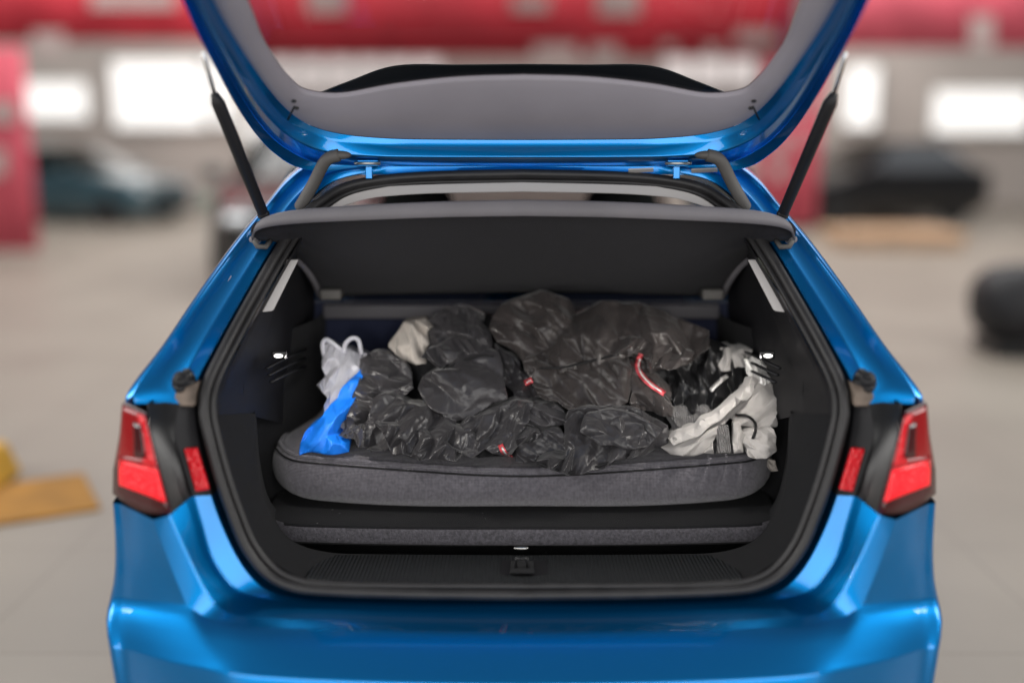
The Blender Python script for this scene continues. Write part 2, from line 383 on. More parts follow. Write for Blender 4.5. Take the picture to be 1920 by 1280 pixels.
def parked_car(label, x, Y, rz, m, s=1.0):
    t = thing('parked_car', label, 'car', (x, Y, 0), 'cars parked across the hall'); t.rotation_euler = (0, 0, rz); t.scale = (s, s, s)
    # nose towards -y
    st = [(-2.1, .30, .62, .66), (-2.0, .20, .78, .80), (-1.4, .18, .90, .88), (-.8, .18, .93, 1.0), (.6, .18, .93, 1.0), (1.7, .18, .93, 1.0), (2.1, .25, .86, .95)]
    rows = []
    for y, z0, hw, zt in st:
        half = [(-hw * .86, y, z0), (-hw, y, z0 + .18), (-hw, y, zt - .18), (-hw * .9, y, zt - .03), (0, y, zt)]
        rows.append(full(cr([Vector(p) for p in half], 3)))
    grid('body', rows, m, t, smooth_across=3)
    nose = rows[0]; mk('nose', nose, [tuple(range(len(nose)))], m, t, smooth=False)
    gr = [(-.85, .80, .98, 1.0), (.05, .62, 1.42, 1.0), (1.2, .60, 1.42, 1.0), (1.95, .72, .98, 1.0)]
    rows = [full([Vector((-hw, y, z - .04)), Vector((-hw * .92, y, z)), Vector((0, y, z + .03))]) for y, hw, z, _ in gr]
    grid('windscreen', rows[:2], 'glass_dk', t); grid('roof', rows[1:3], m, t); grid('rear_window', rows[2:], 'glass_dk', t)
    for sx in (-1, 1):
        mk('side_window', [(sx * .84, -.85, .94), (sx * .62, .05, 1.38), (sx * .60, 1.2, 1.38), (sx * .74, 1.95, .94)], [(0, 1, 2, 3)], 'glass_dk', t, smooth=False)
        ell('headlamp', (sx * .62, -2.02, .68), (.17, .10, .055), 'white_lamp', t)
        ell('door_mirror', (sx * 1.0, -.62, 1.02), (.10, .07, .07), m, t)
        for y in (-1.32, 1.3):
            wv = [Vector((sx * .82 + dx, y + .31 * math.cos(a), .31 + .31 * math.sin(a))) for dx in (-.1, .1) for a in [2 * math.pi * k / 24 for k in range(24)]]
            mk('wheel', wv, [(k, (k + 1) % 24, 24 + (k + 1) % 24, 24 + k) for k in range(24)] + [tuple(range(24)), tuple(range(24, 48))], 'tyre', t, smooth=False, normals=True)
    box('grille', (0, -2.1, .52), (1.0, .06, .2), 'plastic_dk', t)
    return t
parked_car('black parked car with pale headlamps facing the boot past the left gas strut', P(525, 400, 7.4).x, 9.4, R(8), 'blackpaint')
parked_car('dark teal car parked beside the red hanging banner', P(150, 380, 15).x, 15, R(70), 'teal', .8)
parked_car('dark car parked behind the tan platform', P(1640, 380, 14).x, 14.5, R(-65), 'blackpaint', .85)
t = thing('display_platform', 'low tan display platform in front of a dark parked car', 'platform', (P(1670, 420, 11.5).x, 11.5, 0))
box('deck', (0, 0, .16), (1.5, 1.1, .06), 'tan', t); box('skirt', (0, 0, .065), (1.42, 1.02, .13), 'tan', t)
t = thing('pouf', 'dark round padded pouf standing on the beige floor', 'pouf', (P(1905, 620, 5.0).x, 5.0, 0))
ell('cushion', (0, 0, .33), (.30, .30, .26), 'plastic', t, .8); box('base', (0, 0, .05), (.4, .4, .1), 'plastic_dk', t)
t = thing('floor_wedge', 'yellow plastic wedge on an ochre floor mat', 'wedge', (P(-40, 900, 2.3).x, 2.3, 0))
prism('wedge', [(-.25, -.12, .012), (.14, -.12, .012), (.08, -.12, .16), (-.25, -.12, .16)], (0, .24, 0), 'yellow', t, .02)
t2 = box('floor_mat', (P(20, 960, 2.05).x, 2.05, .007), (.62, .50, .014), 'ochre', None, .004, .5); tag(t2, 'ochre floor mat lying under the yellow wedge', 'mat')

# ================================================================== the blue car
car = thing('hatchback_car', 'metallic blue hatchback with its tailgate raised and boot open', 'car', (0, 0, 0))

# ---- lower jamb: seal ledge (A), ledge edge (B), shut-line edge (C), shoulder (D)
A = [(398, 928), (412, 968), (432, 1015), (452, 1052), (475, 1082), (505, 1106), (560, 1121), (680, 1127), (820, 1130), (982, 1130)]
B = [(362, 928), (375, 972), (392, 1030), (412, 1068), (442, 1104), (475, 1117), (540, 1128), (680, 1134), (820, 1138), (982, 1140)]
C = [(318, 966), (330, 993), (347, 1030), (365, 1068), (387, 1110), (415, 1142), (480, 1156), (640, 1164), (800, 1167), (982, 1168)]
D = [(287, 974), (300, 1010), (315, 1050), (330, 1088), (352, 1140), (392, 1158), (470, 1172), (640, 1180), (800, 1184), (982, 1186)]
wa = full(cr([PH(x, y, .012) for x, y in A])); wb = full(cr([PH(x, y, .0) for x, y in B]))
wc = full(cr([PH(x, y, -.075) for x, y in C])); wd_ = full(cr([PL(x, y, 0) for x, y in D]))
wa0 = [p + Vector((0, .05, 0)) for p in wa]
grid('lower_jamb', [wa0, wa, wb, wc, wd_], 'paint', car, bev=(1, 2, 3), bw=.004)

# ---- bumper
TOPR = [(206, 1122), (232, 1125.3), (280, 1131.2), (352, 1140), (392, 1158), (470, 1172), (640, 1180), (800, 1184), (982, 1186)]
def brow(pts, off, s=1.0, fwd=True):
    c = [PL(x, y, off * (.3 + .7 * min(1, max(0, (x - 206) / 230))), s) for x, y in pts]
    c = [Vector((c[0].x - .004, .62, c[0].z)), Vector((c[0].x - .002, c[0].y + .16, c[0].z))] + c
    return full(cr(c, 5))
rows = [brow(TOPR, 0, 1.035),
        brow([(202, 1138), (230, 1142), (282, 1148), (354, 1158), (400, 1172), (480, 1184), (640, 1193), (800, 1197), (982, 1199)], -.014, 1.045),
        brow([(199, 1160), (228, 1165), (285, 1176), (360, 1186), (410, 1200), (490, 1212), (640, 1222), (800, 1227), (982, 1230)], -.038, 1.053),
        brow([(201, 1186), (232, 1198), (295, 1216), (365, 1230), (425, 1240), (510, 1250), (640, 1257), (800, 1262), (982, 1264)], -.062, 1.056),
        brow([(204, 1203), (236, 1217), (300, 1236), (370, 1250), (435, 1261), (520, 1270), (640, 1276), (800, 1281), (982, 1284)], -.076, 1.056),
        brow([(209, 1235), (240, 1248), (304, 1266), (372, 1280), (438, 1290), (522, 1298), (640, 1305), (800, 1310), (982, 1313)], -.080, 1.053),
        brow([(218, 1290), (250, 1310), (312, 1336), (380, 1352), (445, 1362), (530, 1372), (640, 1380), (800, 1386), (982, 1390)], -.086, 1.045),
        brow([(240, 1390), (275, 1420), (332, 1450), (400, 1470), (460, 1484), (540, 1496), (640, 1505), (800, 1512), (982, 1516)], -.04, 1.03)]
bp_rows = rows
bumper = grid('bumper', bp_rows, 'paint', car, bev=(4,), bw=.005)
def corner_rows(f):
    out = []; ns = 26
    for (x0, y0), (xe, ye), sx in zip(D[:4], [(213, 938), (216, 985), (217, 1035), (214, 1082)], (1.0, 1.003, 1.006, 1.018)):
        pts = [PL(x0 + (xe - x0) * u, y0 + (ye - y0) * u, 0, sx) for u in (1., .822, .493, 0.)]
        e = pts[0]; out.append([f(p) for p in cr([Vector((e.x - .004, .62, e.z)), Vector((e.x - .002, e.y + .16, e.z))] + pts, 5)])
    out.append([f(p) for p in bp_rows[0][:ns]])
    cols = [cr([r[k] for r in out], 5) for k in range(ns)]
    return [[c[k] for c in cols] for k in range(len(cols[0]))]
bm = bmesh.new(); bm.from_mesh(bumper.data)
for f in (lambda p: Vector(p), mir):
    rr = corner_rows(f); vs = [[bm.verts.new(p) for p in r] for r in rr]
    for a, b in zip(vs[:-1], vs[1:]):
        for k in range(len(a) - 1): bm.faces.new((a[k], a[k + 1], b[k + 1], b[k]))
bmesh.ops.remove_doubles(bm, verts=bm.verts, dist=.0004); bmesh.ops.recalc_face_normals(bm, faces=bm.faces)
for q in bm.faces: q.smooth = True
bm.to_mesh(bumper.data); bm.free()


# ---- upper pillars and roof channel
UA = [(362, 757), (372, 712), (405, 650), (450, 570), (505, 475), (548, 410), (585, 370), (628, 340), (690, 326), (800, 318), (982, 314)]
U1 = [(338, 757), (343, 715), (378, 645), (425, 565), (482, 475), (527, 405), (562, 362), (605, 330), (680, 314), (800, 306), (982, 302)]
U2 = [(290, 757), (298, 715), (342, 632), (392, 555), (455, 468), (508, 394), (545, 350), (590, 316), (670, 304), (800, 296), (982, 292)]
U3 = [(252, 757), (256, 728), (312, 648), (372, 558), (440, 465), (502, 386), (541, 340), (586, 309), (666, 299), (800, 291), (982, 287)]
U4 = [(233, 760), (242, 731), (300, 655), (362, 563), (432, 465), (496, 387), (538, 336), (584, 306), (664, 296), (800, 288), (982, 284)]
ua = full(cr([PH(x, y, .012) for x, y in UA])); u1 = full(cr([PH(x, y, -.004) for x, y in U1]))
u2 = full(cr([PH(x, y, .020) for x, y in U2])); u3 = full(cr([PH(x, y, .0) for x, y in U3])); u4 = full(cr([PH(x, y, .01) for x, y in U4]))
ua0 = [p + Vector((0, .05, 0)) for p in ua]
u5 = [p + Vector((math.copysign(.008, p.x) if abs(p.x) > .02 else 0, .06, .006)) for p in u4]
u6 = [p + Vector((math.copysign(.010, p.x) if abs(p.x) > .02 else 0, .55, .02)) for p in u4]
grid('pillar_frame', [ua0, ua, u1, u2, u3, u4, u5, u6], 'paint', car, bev=(1, 2, 4, 5), bw=.004)
# light sticker on the left pillar
st = [(433, 517), (441, 520), (410, 573), (402, 570)]
prism('pillar_sticker', [PH(x, y, .010) for x, y in st], (0, .004, 0), 'label', car, 0)

# ---- lamp bay: black side panel and reflector trim, rubber buffer
def lampbay(f):
    a = [f(p) for p in cr([PH(275, 757, -.02), PH(283, 820, -.045), PH(300, 900, -.06), PH(318, 966, -.075)], 5)]
    b = [f(p) for p in cr([PH(338, 757, -.004), PH(328, 810, -.01), PH(343, 870, -.004), PH(362, 928, .0)], 5)]
    c = [f(p) for p in cr([PH(364, 757, .012), PH(370, 810, .012), PH(382, 868, .012), PH(398, 928, .012)], 5)]
    mid = [p.lerp(q, .5) + Vector((0, .012, 0)) for p, q in zip(a, b)]
    a0 = [p + Vector((0, .05, 0)) for p in a]
    grid('lamp_side_panel', [a0, a, mid, b], 'plastic_dk', car, bev=(1,))
    b1 = [p + Vector((0, -.006, 0)) for p in b]; c0 = [p + Vector((0, .04, 0)) for p in c]
    tr = grid('reflector_trim', [b, b1, c, c0], 'plastic', car, bev=(1, 2))
    q = [(344, 842), (368, 840), (392, 918), (366, 922)]
    prism('reflector', [f(PH(x, y, -.012)) for x, y in q], (0, .012, 0), 'retro_lens', car, .003)
    top = [(275, 757), (290, 746), (338, 748), (364, 757)]
    # seam sealer patch and rubber buffer
    s = [(338, 762), (326, 745), (332, 728), (352, 724), (372, 716), (366, 740), (364, 762)]
    prism('seam_sealer', [f(PH(x, y, -.014)) for x, y in s], (0, .03, 0), 'sealer', car, .004)
    bp = f(PH(344, 716, -.004)); n = Vector((0, -.8, .55)).normalized()
    bf = tube('rubber_buffer', [bp + n * k for k in (-.02, 0, .004, .006, .022, .026)], .02, 'plastic', car, 16, rad=[.024, .024, .023, .017, .016, .012])
    tube('buffer_bolt', [bp + n * k for k in (.024, .032)], .007, 'plastic', bf, 6)
    q2 = f(PH(338, 726, -.01)); tube('washer', [q2 + n * k for k in (0, .004, .008)], .012, 'plastic', bf, 14, rad=[.013, .013, .006])
    q3 = f(PH(354, 706, -.01)); tube('clip', [q3 + n * k for k in (-.01, .018)], .012, 'plastic_dk', bf, 12)
both(lampbay)

# ---- tail lamps
def tail_lamp(f):
    t_in = [(270, 776), (283, 826), (299, 890), (318, 962)]
    t_out = [(229, 757), (224, 815), (212, 880), (211, 925)]
    def at(u, v, off):      # u across (0 inner, 1 outer), v down
        vv = v * 3; i = min(2, int(vv)); s = vv - i
        ix = t_in[i][0] + (t_in[i + 1][0] - t_in[i][0]) * s; iy = t_in[i][1] + (t_in[i + 1][1] - t_in[i][1]) * s
        ox = t_out[i][0] + (t_out[i + 1][0] - t_out[i][0]) * s; oy = t_out[i][1] + (t_out[i + 1][1] - t_out[i][1]) * s
        x = ix + (ox - ix) * u; y = iy + (oy - iy) * u
        if v > .9: y += (v - .9) / .1 * 16 * math.sin(min(1, u * 1.0) * math.pi) * .9
        return f(PL(x, y, off))
    def patch(name, u0, u1, v0, v1, off, m, par, nu=8, nv=10, slant=0):
        rows = [[at(u0 + (u1 - u0) * i / nu, min(1, max(0, v0 + (v1 - v0) * j / nv + slant * (i / nu))), off) for i in range(nu + 1)] for j in range(nv + 1)]
        rim = .012 if par is car else .004
        rows = [[p + Vector((0, rim, 0)) for p in rows[0]]] + rows + [[p + Vector((0, rim, 0)) for p in rows[-1]]]
        rows = [[r[0] + Vector((0, rim, 0))] + r + [r[-1] + Vector((0, rim, 0))] for r in rows]
        return grid(name, rows, m, par, smooth=True)
    base = patch('tail_lamp', 0, 1.0, 0, 1, -.012, 'lens_d', car, 10, 16)
    patch('upper_lens', .05, .97, .02, .60, -.018, 'lens_p', base)
    patch('inner_lens', .03, .34, .04, .60, -.022, 'retro_lens', base)
    patch('dark_reflector', .26, .55, .16, .52, -.025, 'lens_d', base, 6, 6)
    patch('red_reflector', .03, .88, .62, .91, -.022, 'reflector_glow', base, 8, 8, -.05)
    patch('middle_lens', .05, .95, .53, .64, -.021, 'lens', base, 8, 4)
    # side of the lamp running forward along the body
    c = [at(1, v / 6, -.012) for v in range(7)]
    grid('side_lens', [c, [Vector((p.x * 1.003, p.y + .06, p.z)) for p in c], [Vector((p.x * 1.003, p.y + .20, p.z)) for p in c]], 'lens_d', base)
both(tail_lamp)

# ---- rubber seal round the opening
SEAL = [(982, 1115), (760, 1112), (600, 1106), (540, 1096), (498, 1072), (462, 1026), (436, 965), (412, 895), (392, 820), (383, 770), (390, 718), (425, 645), (470, 562),
        (524, 468), (566, 408), (603, 376), (645, 352), (710, 338), (810, 330), (982, 326)]
sp = list(reversed(full(list(reversed(cr([PH(x, y, .002) for x, y in reversed(SEAL)], 5))))))
half = cr([PH(x, y, .002) for x, y in SEAL], 5); half[0].x = 0; half[-1].x = 0
loop = half + [mir(p) for p in reversed(half[1:-1])]
sl = tube('boot_seal', loop, .0115, 'seal', car, 10, closed=True)
inn = []
ctr = Vector((0, .2, .95))
for p in loop:
    d = (ctr - p); d.y = 0; d.normalize(); inn.append(p + d * .017 + Vector((0, .006, 0)))
tube('seal_lip', inn, .007, 'seal', sl, 8, closed=True)

# ---- boot lining
L0 = [(400, 772), (408, 822), (426, 890), (450, 955), (480, 1018), (522, 1060), (585, 1088), (700, 1098), (820, 1101), (982, 1103)]
L1 = [(478, 775), (480, 830), (486, 895), (500, 955), (525, 995), (560, 1020), (620, 1035), (700, 1038), (820, 1039), (982, 1040)]
l0 = [PH(x, y, .015) for x, y in L0]; l1 = [P(x, y, Y) for (x, y), Y in zip(L1, [.26, .25, .24, .23, .22, .21, .205, .2, .2, .2])]
grid('boot_lining', [full(cr(l0)), full(cr([p.lerp(q, .12) + Vector((0, -.006, 0)) for p, q in zip(l0, l1)])), full(cr(l1)), full(cr([p + Vector((-.02 if i < 5 else 0, .10, -.05 if i > 4 else 0)) for i, p in enumerate(l1)]))],
     'carpet', car, bev=(1, 2), bw=.006)
# ribbed sill cover with lock
s0 = [PH(x, y, .012) + Vector((0, 0, .004)) for x, y in ((575, 1086), (700, 1097), (820, 1100), (982, 1102))]
s1 = [P(x, y, .195) + Vector((0, 0, .004)) for x, y in ((590, 1042), (700, 1042), (820, 1042), (982, 1043))]
s00 = [p + Vector((0, -.004, -.01)) for p in s0]; s2 = [p + Vector((0, .02, -.03)) for p in s1]
sill = grid('sill_cover', [full(cr(s00, 4)), full(cr(s0, 4)), full(cr(s1, 4)), full(cr(s2, 4))], 'ribbed', car, bev=(1, 2), bw=.005)
def up(px, py, Y, dz): return P(px, py, Y) + Vector((0, 0, dz))
fr = [(934, 1091), (940, 1056), (1026, 1056), (1032, 1091)]
fy = [.06, .16, .16, .06]
prism('lock_frame', [up(x, y, Y, .004) for (x, y), Y in zip(fr, fy)], (0, 0, .006), 'plastic_dk', sill, .004)
prism('lock_pocket', [up(x, y, Y, .012) for (x, y), Y in zip([(956, 1085), (958, 1062), (1000, 1062), (1002, 1085)], [.07, .14, .14, .07])], (0, 0, .002), 'carpet', sill, 0)
c = up(978, 1074, .10, .012)
tube('lock_striker', [c + Vector((-.012, 0, 0)), c + Vector((-.012, 0, .022)), c + Vector((.012, 0, .022)), c + Vector((.012, 0, 0))], .003, 'plastic_dk', sill, 8)
ell('floor_handle', P(977, 1027, .205), (.018, .006, .005), 'metal', car)
# back wall, deep sides, floor
wl_in = [(478, 775), (480, 830), (486, 895), (500, 955)]
bz0, bz1 = .42, 1.02
def side(f):
    # recess behind the lining and wheelhouse
    rows = []
    for z, x0 in ((.45, -.60), (.60, -.615), (.75, -.63), (.90, -.635), (1.0, -.63)):
        rows.append([f(Vector(p)) for p in cr([(x0 + .02, .22, z), (x0 - .02, .34, z), (x0 + .04, .50, z), (x0 + .09, .66, z), (x0 + .10, .84, z)], 4)])
    grid('boot_side', rows, 'carpet', car)
both(side)
mk('seat_back', [(-.60, .80, .40), (.60, .80, .40), (.60, .84, 1.02), (-.60, .84, 1.02)], [(0, 1, 2, 3)], 'navy', car, smooth=False, solid=.03)
a, b = P(606, 598, .78), P(1350, 571, .78)
box('seat_top_rail', (0, .79, (a.z + b.z) / 2), (b.x - a.x, .03, b.z - a.z), 'trim_dk', car, .006)
mk('boot_floor', [(-.66, .2, .47), (.66, .2, .47), (.66, .85, .47), (-.66, .85, .47)], [(0, 1, 2, 3)], 'carpet', car, smooth=False)
# loose-looking floor board with rounded front corners
def slab(name, plan_pts, z0, z1, m, par, r=.02, n=4, dome=0., bulge=0.):
    """closed plan outline with rounded top and bottom edge"""
    c = sum((Vector((x, y, 0)) for x, y in plan_pts), Vector()) / len(plan_pts)
    h = z1 - z0; rows = []
    prof_ = [(0, -.999 * r * 6)] if False else []
    lv = []
    for k in range(n + 1):
        a = -math.pi / 2 + math.pi / 2 * k / n; lv.append((z0 + r + r * math.sin(a), r * (1 - math.cos(a))))
    for k in range(n + 1):
        a = math.pi / 2 * k / n; lv.append((z1 - r + r * math.sin(a), r * (1 - math.cos(a))))
    for z, ins in lv:
        row = []
        for x, y in plan_pts:
            d = Vector((x, y, 0)) - c; L_ = d.length; q = c + d * ((L_ - ins) / L_)
            row.append(Vector((q.x, q.y, z)))
        rows.append(row)
    n_ = len(plan_pts)
    for s in (.75, .4, .02):
        rows.append([c + (p - c) * s + Vector((0, 0, 0)) for p in rows[-1 if s == .75 else -1]] if False else [Vector((c.x + (p.x - c.x) * s, c.y + (p.y - c.y) * s, z1 + dome * (1 - s))) for p in rows[len(lv) - 1]])
    return grid(name, rows, m, par, closed=True)
def d_plan(x0, x1, yf, yb, sag, cr_, n=40):
    """front edge bowed towards -y by sag, rounded front corners"""
    pts = []
    for k in range(n + 1):
        u = -1 + 2 * k / n; x = (x0 + x1) / 2 + u * (x1 - x0) / 2
        y = yf + sag * abs(u) ** 2.4 + cr_ * max(0, (abs(u) - .86) / .14) ** 2.2
        pts.append((x, y))
    for k in range(1, 8): pts.append((x1, pts[n][1] + (yb - pts[n][1]) * k / 8))
    for k in range(9): pts.append((x1 + (x0 - x1) * k / 8, yb))
    for k in range(1, 8): pts.append((x0, yb + (pts[0][1] - yb) * k / 8))
    return pts
fb = slab('floor_board', d_plan(-.602, .602, .205, .78, .03, .07), .566, .612, 'carpet', car, .010)  # black top paints in the shadow of the cushion
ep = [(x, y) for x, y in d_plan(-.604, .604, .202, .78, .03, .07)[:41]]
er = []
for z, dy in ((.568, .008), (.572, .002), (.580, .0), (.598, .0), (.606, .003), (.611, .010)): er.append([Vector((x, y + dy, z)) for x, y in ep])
grid('lit_front_edge', er, 'board', fb)  # paler band: board colour left unshaded along the front

# upper side trims between seal and seat back
def pillar_trim(f):
    m0 = [PH(x, y, .015) for x, y in ((400, 775), (406, 735), (440, 668), (487, 580), (540, 488), (580, 425), (620, 385))]
    m1 = [P(x, y, Y) for (x, y), Y in zip(((455, 775), (462, 720), (488, 655), (512, 590), (537, 520), (562, 465), (612, 400)), (.20, .24, .30, .36, .43, .48, .55))]
    m2 = [P(x, y, Y) for (x, y), Y in zip(((556, 800), (572, 720), (584, 655), (590, 590), (592, 520), (605, 465), (650, 410)), (.62, .70, .75, .79, .82, .84, .86))]
    g = lambda c: [f(p) for p in cr(c, 5)]
    grid('pillar_trim', [g(m0), g([p.lerp(q, .15) + Vector((.004, -.006, .0)) for p, q in zip(m0, m1)]), g(m1), g(m2)], 'plastic', car, bev=(1, 2), bw=.01)
    # pale upper strip
    q = [(543, 487), (559, 487), (511, 583), (486, 586)]
    prism('pale_pillar_strip', [f(P(x, y, Y)) for (x, y), Y in zip(q, (.335, .34, .235, .225))], (0, .012, 0), 'liner', car, .003)
    for k in range(3):
        a, b = f(P(500 + 4 * k, 690 + 13 * k, .285)), f(P(572, 655 + 16 * k, .60)); tube('groove_rib', [a, (a + b) / 2 + Vector((math.copysign(.008, -a.x), 0, .006)), b], .005, 'plastic', car, 8, flat=.6)
    c = f(P(622, 550, .70)); box('shelf_clip', c, (.055, .05, .028), 'grey_strap', car, .006)
    c = f(P(522, 667, .262))
    lm = ell('boot_lamp', c, (.010, .004, .0045), 'lamp', car); box('bezel', c + Vector((0, .010, 0)), (.034, .012, .018), 'plastic_dk', lm, .004)
    l = bpy.data.lights.new('boot_lamp_light', 'AREA'); l.shape = 'DISK'; l.size = .03; l.energy = .8; l.color = (1, .95, .88)
    lo = bpy.data.objects.new('boot_lamp_light', l); col.objects.link(lo); lo.parent = car; lo.location = c + Vector((math.copysign(.02, -c.x), -.01, .0)); lo.rotation_euler = (Vector((0, .45, .80)) - c).to_track_quat('-Z', 'Y').to_euler()
both(pillar_trim)

# ---- parcel shelf, rear edge lifted
def shelf():
    hin = P(982, 562, .80); tip = P(982, 398, .30)
    hz, tz = hin.z, tip.z
    # half outline, from the hinge corner to the tip to the middle (pixels with depth)
    side_c = cr([P(603, 556, .76), P(592, 528, .66), P(570, 497, .56), P(535, 470, .46), P(500, 458, .38), P(476, 448, .325)], 4)
    rear = cr([P(476, 448, .325), P(470, 432, .30), P(485, 414, .295), P(545, 404, .29), P(700, 396, .28), P(982, 391, .275)], 5)
    # underside panel: rows from hinge to rear
    n = len(side_c); rows = []
    for i, p in enumerate(side_c):
        row = []
        for k in range(21):
            s = k / 20; x = p.x * (1 - 2 * s)
            z = p.z + .012 * (1 - (1 - 2 * s) ** 2); y = p.y - .02 * (1 - (1 - 2 * s) ** 2)
            row.append(Vector((x, y, z)))
        rows.append(row)
    re = full(rear)
    m_ = len(re)
    last = [Vector((p.x, p.y + .012, p.z - .010)) for p in re]
    # resample side rows to m_ columns
    R3 = []
    for r in rows:
        c = [Vector((np.interp(t, range(21), [q.x for q in r]), np.interp(t, range(21), [q.y for q in r]), np.interp(t, range(21), [q.z for q in r]))) for t in np.linspace(0, 20, m_)]
        R3.append(c)
    # redistribute rows so the centre spans hinge -> rear edge
    grid0 = []
    for i, r in enumerate(R3):
        s = i / (n - 1)
        row = []
        for j in range(m_):
            base = R3[0][j].lerp(last[j], s)
            e = abs(2 * j / (m_ - 1) - 1)
            row.append(base.lerp(r[j], e ** 3) if i < n - 1 else last[j])
        grid0.append(row)
    sh = grid('parcel_shelf', grid0, 'felt', car, solid=.012, offset=-1)
    lt = full(cr([P(x, y, Y) for x, y, Y in ((474, 436, .305), (488, 412, .297), (545, 396, .29), (700, 385, .283), (840, 379, .28), (982, 376, .278))], 5))
    lb = full(cr([P(x, y, Y) for x, y, Y in ((472, 452, .315), (484, 432, .292), (545, 421, .283), (700, 413, .275), (840, 408, .27), (982, 406, .268))], 5))
    lm_ = [(p + q) / 2 + Vector((0, -.012, 0)) for p, q in zip(lt, lb)]
    grid('rear_lip', [[p + Vector((0, .03, 0)) for p in lt], lt, lm_, lb, [p + Vector((0, .03, .004)) for p in lb]], 'lip', sh, bev=(1, 3), bw=.004)
    top = [Vector((p.x * .985, p.y + .035, p.z + .006)) for p in re]
    grid('top_skin', [re, top, [Vector((p.x * .9, .80, hz + .03)) for p in re]], 'lip', sh)
    sd = [p + Vector((-.003, -.004, .0)) for p in side_c]
    tube('edge_piping', sd, .008, 'lip', sh, 8); tube('edge_piping', [mir(p) for p in sd], .008, 'lip', sh, 8)
    for f in (lambda p: p, mir):
        tube('corner_hook', [f(P(x, y, Y)) for x, y, Y in ((476, 450, .30), (482, 462, .30), (498, 463, .31), (506, 452, .33))], .006, 'grey_strap', sh, 8)
    return sh
shelf()

# ---- header band, cabin behind
hb = [(600, 392), (628, 372), (662, 358), (712, 351), (810, 346), (982, 342)]
hb2 = [(622, 396), (650, 384), (690, 373), (730, 368), (815, 363), (982, 360)]
h0 = full(cr([PH(x, y, .02) for x, y in hb])); h1 = full(cr([PH(x, y, .035) for x, y in hb2])); h2 = [p + Vector((0, .5, .03)) for p in h1]
grid('headliner_edge', [h0, h1, h2], 'liner', car, bev=(1,))
# roof, cabin sides, glass, underbody, wheels
roof = []
for Y, z, hw in ((.57, 1.408, .56), (.9, 1.43, .60), (1.4, 1.44, .62), (1.9, 1.42, .61), (2.3, 1.36, .58)):
    roof.append(full(cr([Vector((-hw, Y, z - .05)), Vector((-hw * .8, Y, z - .012)), Vector((0, Y, z))], 4)))
grid('roof', roof, 'paint', car, solid=.02, offset=-1)
def flank(f):
    rows = []
    for z, x in ((.22, -.86), (.35, -.90), (.55, -.908), (.75, -.905), (.92, -.88), (.985, -.85)):
        rows.append([f(Vector((x * (1 if Y < 3.2 else .96 if Y < 3.8 else .8), Y, z if Y < 3 else z * .92))) for Y in (.5, .9, 1.6, 2.4, 3.0, 3.6, 4.05)])
    grid('flank', rows, 'paint', car)
    mk('side_glass', [f(Vector(p)) for p in ((-.85, .85, .985), (-.66, 1.05, 1.37), (-.62, 1.5, 1.385), (-.60, 2.2, 1.32), (-.84, 2.95, .95))], [(0, 1, 2, 3, 4)], 'glass_dk', car, smooth=False)
    for Y in (.80, 3.35):
        c = Vector((-.80, Y, .315))
        V = [f(c + Vector((dx, r * math.cos(a), r * math.sin(a)))) for dx, r in ((-.09, .2), (-.10, .27), (-.08, .315), (.09, .315), (.10, .2)) for a in [2 * math.pi * k / 32 for k in range(32)]]
        wh = mk('wheel', V, [(j * 32 + k, j * 32 + (k + 1) % 32, (j + 1) * 32 + (k + 1) % 32, (j + 1) * 32 + k) for j in range(4) for k in range(32)], 'tyre', car)
        mk('rim', V[:32], [tuple(range(32))], 'metal', wh, smooth=False)
both(flank)
mk('windscreen', [(-.58, 2.3, 1.33), (.58, 2.3, 1.33), (.74, 3.0, .95), (-.74, 3.0, .95)], [(0, 1, 2, 3)], 'glass', car, smooth=False)
hd = [full(cr([Vector((-.84 * k, Y, z - .08)), Vector((-.7 * k, Y, z - .01)), Vector((0, Y, z))], 3)) for Y, z, k in ((2.95, .97, 1), (3.5, .90, .96), (4.0, .74, .86), (4.1, .5, .8), (4.1, .25, .8))]
grid('bonnet', hd, 'paint', car)
mk('underbody', [(-.86, .0, .2), (.86, .0, .2), (.86, 4.0, .2), (-.86, 4.0, .2)], [(0, 1, 2, 3)], 'plastic_dk', car, smooth=False)
box('dashboard', (0, 2.75, .86), (1.4, .4, .16), 'plastic', car, .03)
for x in (-.36, .36):
    s = box('front_seat', (x, 1.75, .82), (.48, .16, .62), 'navy', car, .05); ell('head_restraint', (x, 1.77, 1.20), (.13, .05, .09), 'plastic', s, .7)

# ---- raised tailgate
T0 = [(262, -190), (340, 0), (380, 85), (437, 190), (478, 252), (515, 290), (560, 316), (640, 328), (780, 328), (982, 326)]
T1 = [(278, -190), (358, 0), (400, 85), (458, 190), (500, 247), (540, 280), (595, 304), (690, 310), (800, 311), (982, 310)]
T2 = [(290, -190), (372, 0), (416, 85), (474, 183), (516, 234), (556, 264), (612, 286), (700, 294), (800, 296), (982, 296)]
T3 = [(305, -190), (388, 0), (434, 85), (490, 172), (532, 220), (572, 245), (632, 263), (715, 271), (800, 273), (982, 274)]
T4 = [(315, -190), (400, 0), (448, 85), (503, 166), (545, 212), (588, 238), (648, 253), (725, 260), (800, 262), (982, 263)]
G0 = [(365, -190), (460, 0), (490, 75), (517, 120), (545, 155), (575, 176), (640, 182), (740, 165), (860, 152), (982, 148)]
offs = [(.012, T0), (-.012, T1), (.024, T2), (-.006, T3), (-.018, T4)]
trows = [full(cr([PT(x, y, o) for x, y in pts])) for o, pts in offs]
outer = [p - TN * .045 + Vector((p.x * -.01, 0, 0)) for p in trows[0]]
tg = grid('tailgate', [outer] + trows, 'paint', car, bev=(1, 2, 3, 4), bw=.005)
g0 = full(cr([PT(x, y, -.03) for x, y in G0])); gm = [p.lerp(q, .45) + TN * .012 for p, q in zip(trows[4], g0)]
